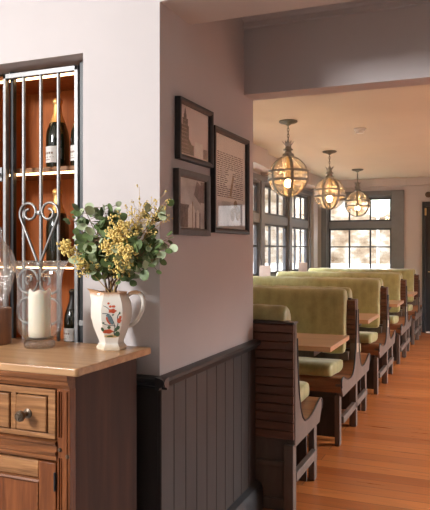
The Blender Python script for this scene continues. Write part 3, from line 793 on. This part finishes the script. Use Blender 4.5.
def blossom(tip, label, n, spread, seed, r=.0042, dense=False, frac=.5, bend=0):
    rr = random.Random(seed); tip = Vector(tip); st = mouth+Vector((rr.uniform(-.015, .015), rr.uniform(-.025, 0), 0))
    mid = (st+tip)/2+Vector((0, 0, bend))
    t = thing('dried_flower_stem', label, 'dried flower', tuple(mouth), 0, None)
    cr = bez(st, mid, tip, 30); tw = MB().tube([tuple(Vector(p)-mouth) for p in [(jx, jy, ZT+.06)]+cr], .0014, 5); fl = MB()
    for k in range(n):
        i = int(30*(frac+(1-frac)*rr.random()**.8)); i = min(30, i); p = Vector(cr[i])
        j = max(0, i-rr.randint(3, 7)); a = Vector(cr[j])
        q = p+Vector((rr.gauss(0, 1)*spread, rr.gauss(0, .6)*spread, rr.gauss(0, .8)*spread))
        q.y = min(q.y, YMAX-.01)
        if (not dense) or k % 3 == 0: tw.tube([tuple(a-mouth), tuple((a+q)/2+Vector((0, 0, -.005))-mouth), tuple(q-mouth)], .0006, 4)
        m_ = rr.randint(1, 4) if not dense else rr.randint(2, 5)
        for _ in range(m_):
            c = q+Vector((rr.gauss(0, 1), rr.gauss(0, 1), rr.gauss(0, 1)))*r*1.1
            c.y = min(c.y, YMAX-.005)
            fl.ball(tuple(c-mouth), r*rr.uniform(.6, 1.1), 6, 4)
    obj('stem', tw, 'stem_y', t, smooth=60)
    obj('blossoms', fl, 'yellow', t, smooth=80)
    return t
blossom(at(147, 200, 1.99), 'airy yellow dried flower spray rising highest in the middle right', 80, .040, 21, .0032, frac=.68)
blossom(at(163, 205, 2.04), 'yellow dried flower spray mixed into the right eucalyptus tip', 30, .022, 22, .0036, frac=.8)
blossom(at(121, 224, 1.95), 'dense yellow blossom head standing in the centre of the bouquet', 170, .024, 23, .0050, dense=True, frac=.55)
blossom(at(129, 247, 1.92), 'short dense yellow blossom low in the bouquet centre', 110, .020, 24, .0044, dense=True, frac=.45)
blossom(at(62, 243, 1.98), 'yellow dried flower cluster farthest left in front of the wine bottle', 55, .016, 25, .0042, dense=True, frac=.78, bend=.01)
blossom(at(77, 258, 1.97), 'yellow dried flower cluster hanging low left above the glass vase', 50, .018, 26, .0042, dense=True, frac=.6, bend=.01)
blossom(at(108, 243, 1.95), 'small yellow blossom among the left eucalyptus leaves', 36, .012, 27, .0042, dense=True, frac=.8)

# ------------------------------------------------------------------ pictures on the pier
def picture(y0, y1, z0, z1, fw, mat, label, draw, pap, dep=.026):
    t = thing('picture_frame', label, 'picture', (XP, (y0+y1)/2, (z0+z1)/2))
    a, c = (y1-y0)/2, (z1-z0)/2
    fr = MB()
    prof = [(.001, 0), (dep, .001), (dep, fw*.55), (dep-.007, fw), (.001, fw)]
    i0 = len(fr.v); cs = [(-1, -1), (1, -1), (1, 1), (-1, 1)]
    for sy, sz in cs:
        for x, f_ in prof: fr.v.append((x, sy*(a-f_), sz*(c-f_)))
    n = len(prof)
    for k in range(4):
        l = (k+1) % 4
        for j in range(n):
            m_ = (j+1) % n; fr.f.append((k*n+j, l*n+j, l*n+m_, k*n+m_))
    obj('frame', fr, mat, t, smooth=30)
    obj('print', MB().box(.001, .008, -a+fw*.9, a-fw*.9, -c+fw*.9, c-fw*.9), pap, t)
    draw(t, a-fw, c-fw)
    obj('glass', MB().box(.0135, .015, -a+fw, a-fw, -c+fw, c-fw), 'picglass', t)
    return t
def flat(mb, pts, x=.0085):
    mb.poly([(x, u, v) for u, v in pts])
def rect(mb, u0, u1, v0, v1, x=.0085): flat(mb, [(u0, v0), (u1, v0), (u1, v1), (u0, v1)], x)
def draw1(t, a, c):
    mb = MB()
    # stepped tower with a mast, side blocks
    for (u0, u1, v0, v1) in ((-.145, -.045, -.10, -.035), (-.130, -.055, -.035, .025), (-.118, -.065, .025, .055), (-.106, -.078, .055, .072)):
        rect(mb, u0, u1, v0*c/.11, v1*c/.11)
    flat(mb, [(-.104, .070*c/.11), (-.080, .070*c/.11), (-.0915, .105*c/.11)])
    rect(mb, -.045, -.005, -.10*c/.11, -.055*c/.11); flat(mb, [(-.055, -.03*c/.11), (-.02, -.06*c/.11), (-.055, -.06*c/.11)])
    obj('printed_tower', mb, 'print', t)
    mb = MB()
    for v in range(9): rect(mb, -.140+.003*v, -.050-.004*v, (-.095+.017*v)*c/.11, (-.089+.017*v)*c/.11, .0088)
    rect(mb, .095, .135, -.10*c/.11, -.055*c/.11)
    rect(mb, -.165, -.148, -.10*c/.11, -.07*c/.11)
    obj('printed_detail', mb, 'print2', t)
    mb = MB(); rect(mb, .005, .088, -.10*c/.11, -.035*c/.11, .0087); rect(mb, -.168, -.150, -.10*c/.11, -.085*c/.11, .0087)
    obj('printed_page', mb, 'print_reflect', t)
def draw2(t, a, c):
    mb = MB()
    rect(mb, .09, .15, .01, .10); flat(mb, [(.02, .04), (.09, .0), (.09, .085), (.05, .10)])
    rect(mb, -.15, -.03, -.10, -.005); rect(mb, .02, .09, -.115, -.035)
    obj('printed_shapes', mb, 'print2', t)
    mb = MB()
    pts = [(-.005+.035*math.cos(s*PI/8), -.035+.035*math.sin(s*PI/8)) for s in range(9)]
    flat(mb, [(.03, -.10)]+pts+[(-.04, -.10)], .0088)
    rect(mb, -.145, -.115, -.09, -.03, .0088)
    flat(mb, [(.045, -.10), (.075, -.10), (.075, -.03), (.060, -.02), (.045, -.03)], .0088)
    obj('painted_reflection', mb, 'print_reflect', t)  # pale shapes paint in bright window reflections on the glass
    mb = MB(); rect(mb, .002, .010, -.12, .01, .0091); rect(mb, .145, .150, -.1, .1, .0091)
    obj('printed_post', mb, 'print_tan', t)
def draw3(t, a, c):
    mb = MB(); rr = random.Random(4); n = 22
    for k in range(n):
        v = .135-k*.0098; u = -.17
        while u < .17:
            l = rr.uniform(.02, .055)
            if not (-.045 < u+l/2 < .05 and -.03 < v < .06): rect(mb, u, min(u+l, .175), v, v+.0042)
            u += l+.008
    obj('printed_text', mb, 'print', t)
    mb = MB(); flat(mb, [(-.015, -.06), (.01, -.065), (.05, .03), (.03, .045)], .009); rect(mb, -.04, .04, -.07, -.065, .009)
    for (u, v, r) in ((.07, -.11, .03), (.10, -.14, .035), (.03, -.15, .03)): flat(mb, [(u+r*math.cos(q*PI/5), v+r*1.1*math.sin(q*PI/5)) for q in range(10)], .0089+u*.001)
    obj('printed_figure', mb, 'print_tan', t)
    mb = MB(); rect(mb, -.172, .172, -.21, -.09, .0083); rect(mb, -.115, -.085, .03, .075, .0092)
    obj('printed_drawing', mb, 'paper2', t)
picture(2.350, 2.698, 1.764, 2.016, .022, 'frame_black', 'black framed print of a tall tower, topmost of the three pictures', draw1, 'paper')
picture(2.335, 2.664, 1.457, 1.725, .030, 'frame_brown', 'brown framed grey photograph hanging directly below the tower print', draw2, 'paper2')
picture(2.715, 3.185, 1.474, 1.963, .024, 'frame_black', 'tall black framed page of printed lines, right of the other two pictures', draw3, 'paper3')

# ------------------------------------------------------------------ bench seating
half = [(.030, 1.005), (.034, .92), (.042, .82), (.054, .72), (.075, .62), (.105, .535), (.145, .475), (.20, .440), (.27, .430), (.35, .436), (.43, .452), (.50, .474), (.55, .486), (.585, .484), (.608, .468), (.615, .445), (.606, .418), (.58, .385)]
lower = [(.555, .345)]
BL = 1.76
def cushion_mesh(poly, x0, x1, nx, puff=0.0, seed=1):
    """poly (y,z) ring swept along x with soft closed ends"""
    rr = random.Random(seed); mb = MB(); n = len(poly)
    cy = sum(p[0] for p in poly)/n; cz = sum(p[1] for p in poly)/n
    xs = []
    e = .035
    for s, k in ((0, .62), (.12, .80), (.4, .94), (1, 1)): xs.append((x0+e*s, k))
    for q in range(1, nx): xs.append((x0+e+(x1-x0-2*e)*q/nx, 1+puff*math.sin(q*2.1+seed)))
    for s, k in ((1, 1), (.4, .94), (.12, .80), (0, .62)): xs.append((x1-e*s, k))
    for x, k in xs:
        for y, z in poly:
            dy = (y-cy); dz = (z-cz); ln = math.hypot(dy, dz); sh = (1-k)*.07 if k < 1 else (1-k)*.1
            mb.v.append((x, cy+dy*(1-sh/max(ln, .03)), cz+dz*(1-sh/max(ln, .03))))
    for j in range(len(xs)-1):
        for q in range(n):
            l = (q+1) % n; mb.f.append((j*n+q, j*n+l, (j+1)*n+l, (j+1)*n+q))
    mb.f.append(tuple(range(n))[::-1]); mb.f.append(tuple((len(xs)-1)*n+q for q in range(n)))
    return mb
def ring(pts, k=3):
    P_ = [Vector((y, z, 0)) for y, z in pts]; n = len(P_); out = []
    for i in range(n):
        a, b_, c, d = P_[i-1], P_[i], P_[(i+1) % n], P_[(i+2) % n]
        for j in range(k):
            s = j/k; v_ = .5*((2*b_)+(-a+c)*s+(2*a-5*b_+4*c-d)*s*s+(-a+3*b_-3*c+d)*s**3)
            out.append((v_.x, v_.y))
    return out
backc = [(.020, 1.015), (.050, 1.075), (.100, 1.090), (.150, 1.065), (.168, 1.00), (.172, .90), (.185, .78), (.200, .66), (.190, .605), (.150, .590), (.108, .61), (.085, .70), (.066, .85), (.055, 1.0)]
seatc = [(.165, .500), (.175, .545), (.26, .560), (.42, .572), (.54, .585), (.60, .572), (.622, .535), (.610, .495), (.56, .489), (.45, .478), (.32, .470), (.21, .478)]
def build_bench(label, double=True, sides=(1, -1), group='booth benches'):
    t = thing('booth_bench', label, 'bench', (0, 0, 0))
    up = half
    for (xa, xb) in ((-.045, 0), (-BL, -BL+.045)):
        if double:
            poly = [(y, z) for y, z in up]+lower+[(-y, z) for y, z in lower]+[(-y, z) for y, z in up[::-1]]
        else:
            poly = [(y, z) for y, z in up]+lower+[(-.0, .345), (-.0, .39), (-.0, 1.005)]
        e = obj('end_panel', MB().prism(poly, xa, xb), 'greybrown', t, bev=.004, smooth=30)
        # dark edge bead along the scoop
        for s in sides:
            pts = [(xb if xa < -1 else xb, s*y, z) for y, z in up[1:]]
            if xb == 0: obj('edge_bead', MB().tube([(0.0, s*y, z+.002) for y, z in up[1:-1]], .006, 8), 'black', e, smooth=60)
        st = MB()
        y0 = -.56 if double else 0
        st.box(xa+.008, xb-.004, y0+.05, .505, .145, .195)
        obj('stretcher', st, 'greybrown', e, bev=.003)
        ls = [.53]+([-.55] if double else [.004])+([0] if double else [])
        for c in ls:
            obj('leg', MB().box(xa-.012, xb-(.02 if abs(c) > .4 else .004), c-.032, c+.032, 0, .36), 'greybrown', t, bev=.004)
    # upright slatted core (tongue and groove boards)
    for s in sides if double else (1, -1):
        mb = MB(); nb = 10 if double else 13; z1 = 1.0; z0 = .62 if double else .385
        hgt = (z1-z0)/nb
        for k in range(nb):
            za = z0+k*hgt
            if double: y_in, y_out = s*.012, s*.068
            else: y_in, y_out = (.012, -.018) if s == -1 else (.014, .05)
            sg = 1 if y_out > y_in else -1
            mb.prism([(y_in, za), (y_out-sg*.010, za), (y_out, za+.006), (y_out, za+hgt-.006), (y_out-sg*.010, za+hgt), (y_in, za+hgt)], -BL+.05, -.006 if double or s == -1 else -.05)
        obj('slatted_back', mb, 'slat', t)
    if double:
        obj('cap_rail', MB().box(-BL+.046, -.046, -.030, .030, .999, 1.012), 'bench_dark', t, bev=.003)
    else:
        obj('cap_rail', MB().box(-BL+.046, -.0, -.022, .058, 1.0, 1.012), 'bench_dark', t, bev=.003)
        obj('rear_kick_board', MB().box(-BL+.05, -.046, .012, .03, .05, .385), 'greybrown', t)
        obj('rear_rail', MB().box(-BL+.05, -.046, -.004, .03, .235, .262).box(-BL+.05, -.046, -.004, .03, .0, .06), 'greybrown', t, bev=.003)
    for s in sides:
        pr_s = [(s*y, z+.0) for y, z in half[5:16]]
        if s == -1: pr_s = pr_s[::-1]
        pr_s = pr_s if s == 1 else pr_s
        # seat boards follow the scoop
        pp = half[5:17]; mb = MB()
        lo = [(y*1.0, z-.028) for y, z in pp]
        top = [(s*y, z+.005) for y, z in pp]; bot = [(s*y, z-.034) for y, z in pp]
        mb.prism(top+bot[::-1], -BL+.046, -.006)
        obj('seat_boards', mb, 'seatwood', t, smooth=40)
        a, b_ = sorted((s*.60, s*.555)); 
        obj('apron', MB().box(-BL+.046, -.002-.046, a, b_-.0, .375, .43).box(-BL+.046, -.048, min(s*.58, s*.54), max(s*.58, s*.54), .345, .376), 'bench_dark', t, bev=.004)
        obj('back_rail', MB().box(-BL+.046, -.046, min(s*.05, s*.125), max(s*.05, s*.125), .535, .60), 'greybrown', t, bev=.004)
        obj('kick_board', MB().box(-BL+.05, -.05, min(s*.42, s*.44), max(s*.42, s*.44), .02, .345), 'bench_dark', t)
        bc = [(s*y, z) for y, z in backc]; sc = [(s*y, z) for y, z in seatc]
        b1 = obj('back_cushion', cushion_mesh(ring(bc), -BL+.05, -.068, 22, .04, 2+s), 'green', t, smooth=70)
        mb = MB()
        b2 = obj('seat_cushion', cushion_mesh(ring(sc), -BL+.05, -.075, 20, .06, 5+s), 'green', t, smooth=70)
    if double:
        obj('number_plate', MB().box(.0, .004, -.022, .026, .585, .655), 'plate', t, bev=.001)
    return t
XB = -.925
b0 = build_bench('single slat-backed booth bench nearest the camera beside the pier', double=False, sides=(1,)); b0.location = (XB, 3.345, 0)
b1 = build_bench('', True)
b1.location = (XB, 5.17, 0); b1['label'] = 'first green double booth bench behind the nearest wooden bench back'
dup(b1, (XB, 6.94, 0), 'middle green double booth bench, between the second and third tables')
dup(b1, (XB, 8.70, 0), 'fourth booth bench back from the camera, third of the green ones in row')
dup(b1, (XB, 10.46, 0), 'farthest green booth bench, directly under the far window')

def build_table():
    t = thing('booth_table', '', 'table', (0, 0, 0))
    tp = obj('tabletop', MB().box(-1.66, 0, -.31, .31, .743, .775), 'table', t, bev=.003)
    obj('end_board', MB().box(-.085, -.0005, -.3125, .3125, .7425, .7757), 'table', tp, bev=.003)
    obj('cleat', MB().box(-.30, -.12, -.26, .26, .70, .7425), 'bench_dark', t, bev=.003)
    obj('cleat', MB().box(-1.5, -1.32, -.26, .26, .70, .7425), 'bench_dark', t, bev=.003)
    obj('pedestal', MB().lathe([(.035, 0), (.035, .69)], (-.55, 0, .02), 20), 'black', t, smooth=40)
    obj('pedestal', MB().lathe([(.035, 0), (.035, .69)], (-1.2, 0, .02), 20), 'black', t, smooth=40)
    obj('base_plate', MB().box(-.80, -.30, -.06, .06, 0, .02), 'black', t, bev=.004)
    obj('base_plate', MB().box(-1.45, -.95, -.06, .06, 0, .02), 'black', t, bev=.004)
    obj('bearer', MB().box(-1.5, -.12, -.03, .03, .69, .7425), 'bench_dark', t)
    return t
t0 = build_table(); t0.location = (-.90, 4.40, 0); t0['label'] = 'nearest booth table with honey wood top behind the slat-backed bench'
dup(t0, (-.935, 6.08, 0), 'second booth table from the camera, behind the first green bench')
dup(t0, (-.90, 7.86, 0), 'third booth table from the camera, small light wedge of wood')
dup(t0, (-.90, 9.60, 0), 'farthest booth table, nearest to the far window')

# menu cards on window sill
def card(x, y, rz, label):
    t = thing('menu_card', label, 'card', (x, y, .985), rz)
    mb = MB().strip([(-.045, 0), (-.012, .20)], .003, -.07, .07)
    obj('front_leaf', mb, 'card', t)
    obj('rear_leaf', MB().strip([(.040, 0), (-.010, .20)], .003, -.07, .07), 'card', t)
card(-2.61, 7.98, .25, 'pale pink folded card on the window sill at left')
card(-2.61, 9.88, .25, 'pale pink folded card on the window sill, nearer to the far corner')

# ------------------------------------------------------------------ pendants
def build_pendant(zdrop=0):
    t = thing('globe_pendant', '', 'pendant lamp', (0, 0, 0))   # origin at the ceiling
    obj('canopy', MB().lathe([(.085, -.001), (.088, -.010), (.075, -.020), (.03, -.032), (.012, -.045)], (0, 0, 0), 28), 'verd', t, smooth=40)
    ch = MB()
    for k in range(5):
        z = -.055-k*.028; pts = []
        for q in range(12):
            a = 2*PI*q/12; u = .009*math.cos(a); w_ = .019*math.sin(a)
            pts.append((u, 0, z+w_) if k % 2 else (0, u, z+w_))
        ch.tube(pts, .0028, 6, closed=True)
    obj('chain', ch, 'verd', t, smooth=60)
    zc = -.522; r = .187
    cr = MB()
    cr.lathe([(.008, .345), (.012, .325), (.022, .300), (.032, .262), (.045, .258), (.046, .246), (.030, .240), (.034, .222), (.052, .212), (.055, .200), (.050, .186)], (0, 0, zc), 24)
    obj('neck', cr, 'pendant', t, smooth=40)
    lf = MB()
    for k in range(6):
        a = k*PI/3+.3; d = Vector((math.cos(a), math.sin(a), 0)); s = Vector((-d.y, d.x, 0))
        p0 = Vector((0, 0, zc+.27)); 
        A_ = [p0+d*.016-s*.010, p0+d*.016+s*.010, p0+d*.034+s*.014+Vector((0, 0, .035)), p0+d*.058+Vector((0, 0, .062)), p0+d*.034-s*.014+Vector((0, 0, .035))]
        B_ = [q-d*.004 for q in A_]
        i = len(lf.v); lf.v += [tuple(q) for q in A_+B_]
        lf.f += [(i, i+1, i+2, i+3, i+4), (i+9, i+8, i+7, i+6, i+5)]+[(i+q, i+5+q, i+5+(q+1) % 5, i+(q+1) % 5) for q in range(5)]
    obj('leaf_crown', lf, 'pendant', t, smooth=40)
    gl = MB().lathe([(r*math.sin(q), r*math.cos(q)) for q in [.27+(PI-.45)*k/22 for k in range(23)]], (0, 0, zc), 48, cap=False)
    obj('glass_globe', gl, 'globeglass', t, smooth=60)
    for k in range(6):
        a = k*PI/3-.05; rb = MB(); N = 20; i = 0; R2 = r+.001; wd = .0135
        for q in range(N+1):
            th = .24+(PI-.36)*q/N
            c = Vector((math.sin(th)*math.cos(a), math.sin(th)*math.sin(a), math.cos(th))); s = Vector((-math.sin(a), math.cos(a), 0))
            for rad2, ss in ((R2, -1), (R2, 1), (R2+.006, 1), (R2+.006, -1)):
                rb.v.append(tuple(c*rad2+s*wd*ss*(1 if abs(q-N/2) > 2 else 1)+Vector((0, 0, zc))))
        for q in range(N):
            for j in range(4):
                l = (j+1) % 4; rb.f.append((q*4+j, q*4+l, q*4+4+l, q*4+4+j))
        rb.f += [(0, 3, 2, 1), (N*4, N*4+1, N*4+2, N*4+3)]
        obj('rib', rb, 'pendant', t, smooth=40)
    obj('reflection_band', MB().lathe([(math.sqrt(r*r-.036**2)+.002, -.036), (r+.002, 0), (math.sqrt(r*r-.045**2)+.002, .045)], (0, 0, zc), 48, cap=False), 'cutglass', t, smooth=60)  # extra glossy shell, added to strengthen the white reflection between the bands
    for zz in (.045, -.036):
        rr_ = math.sqrt(r*r-zz*zz)+.002
        obj('band', MB().lathe([(rr_, -.010), (rr_+.008, -.010), (rr_+.008, .010), (rr_, .010), (rr_, -.010)], (0, 0, zc+zz), 48, cap=False), 'pendant', t, smooth=40)
    obj('bottom_ring', MB().lathe([(.04, -.006), (.052, -.002), (.05, .006), (.02, .008)], (0, 0, zc-r+.004), 28), 'pendant', t, smooth=40)
    h_ = obj('lamp_holder', MB().lathe([(.016, .19), (.016, .06), (.02, .055), (.02, -.015)], (0, 0, zc), 18), 'brass', t, smooth=40)
    obj('bulb', MB().lathe([(.012, .018), (.018, .008), (.030, -.015), (.033, -.035), (.028, -.052), (.014, -.064), (.002, -.067)], (0, 0, zc-.035), 20, cap=False), 'bulb', h_, smooth=60)
    return t
P1 = build_pendant(); P1.location = (-1.695, 5.88, ZC); P1['label'] = 'largest looking glass globe pendant, nearest, with ribbed metal cage'
P2 = dup(P1, (-1.75, 7.89, ZC), 'middle of the three lit globe pendants over the booths', .35)
P3 = dup(P1, (-1.76, 9.85, ZC), 'farthest lit globe pendant, in front of the far window', .7)
t = thing('smoke_detector', 'small white round smoke detector on the cream ceiling', 'smoke detector', (-1.14, 6.52, ZC))
obj('base', MB().lathe([(.055, -.001), (.056, -.018), (.050, -.022)], (0, 0, 0), 28), 'white', t, smooth=40)
obj('sensor', MB().lathe([(.040, -.022), (.042, -.035), (.034, -.050), (.01, -.053)], (0, 0, 0), 28), 'white', t, smooth=40)
t = thing('wall_fitting', 'small dark bell fitting high on the far wall above the door', 'wall fitting', (-.86, YF, 2.31))
obj('body', MB().lathe([(.05, -.001), (.05, -.015), (.03, -.03)], (0, 0, 0), 20, axis='y'), 'bronze', t, smooth=40)
obj('name_plate', MB().box(-.915, -.885, YF-.05, YF-.04, 1.96, 2.08), 'brass', bpy.data.objects['door_1'], bev=.003)

GROUPS = {'booth_bench': 'booth benches in a row', 'booth_table': 'booth tables between the benches', 'globe_pendant': 'glass globe pendants over the booths',
          'champagne_bottle': 'bottles in the wall niche', 'picture_frame': 'framed pictures on the pier', 'menu_card': 'cards on the window sill',
          'eucalyptus_stem': 'eucalyptus stems in the jug', 'dried_flower_stem': 'yellow dried flower stems in the jug'}
for o_ in bpy.data.objects:
    k_ = o_.name.split('.')[0]
    if o_.parent is None and k_ in GROUPS: o_['group'] = GROUPS[k_]

# ------------------------------------------------------------------ light
wd = bpy.data.worlds.new('overcast sky'); SC.world = wd; wd.use_nodes = True
bg = wd.node_tree.nodes['Background']; bg.inputs[0].default_value = (.99, .965, .95, 1); bg.inputs[1].default_value = 1.15
def area(name, loc, target, sx, sy, power, c, spread=PI):
    l = bpy.data.lights.new(name, 'AREA'); l.shape = 'RECTANGLE'; l.size = sx; l.size_y = sy; l.energy = power; l.color = c; l.spread = spread
    o = bpy.data.objects.new(name, l); COL.objects.link(o); o.location = loc
    o.rotation_euler = (Vector(target)-Vector(loc)).to_track_quat('-Z', 'Y').to_euler(); return o
# daylight of the front room's window, left behind the camera
area('window_daylight', (-2.95, -1.2, 2.75), (-1.45, 2.1, 1.1), .8, .7, 158, (.97, .98, 1))
# daylight through the dining room windows, from outside above the glass line
area('side_daylight', (-5.2, 7.2, 4.2), (-1.2, 7.4, .9), 6.5, 2.0, 3000, (.90, .95, 1))
area('far_daylight', (-2.0, 14.2, 4.8), (-1.8, 9.5, .8), 3.0, 1.5, 700, (.9, .95, 1))
area('right_daylight', (5.6, 8.0, 3.6), (.2, 7.2, .3), 4.0, 1.6, 1500, (.97, .98, 1))
sun = bpy.data.lights.new('sun', 'SUN'); sun.energy = 1.0; sun.angle = .05; so = bpy.data.objects.new('sun', sun); COL.objects.link(so)
so.rotation_euler = Vector((-.6, .6, -1)).to_track_quat('-Z', 'Y').to_euler(); so.location = (0, -10, 12)

# ------------------------------------------------------------------ camera
cd = bpy.data.cameras.new('camera'); cam = bpy.data.objects.new('camera', cd); COL.objects.link(cam)
cam.location = (0, 0, 1.4); cam.rotation_euler = (PI/2, 0, math.atan(269/649.))
cd.sensor_fit = 'HORIZONTAL'; cd.sensor_width = 36; cd.lens = 649*36/430.; cd.shift_y = -6/430.; cd.clip_start = .05
SC.camera = cam
SC.view_settings.view_transform = 'Standard'; SC.view_settings.look = 'None'; SC.view_settings.gamma = 1
SC.view_settings.use_curve_mapping = False; SC.view_settings.exposure = 0.50
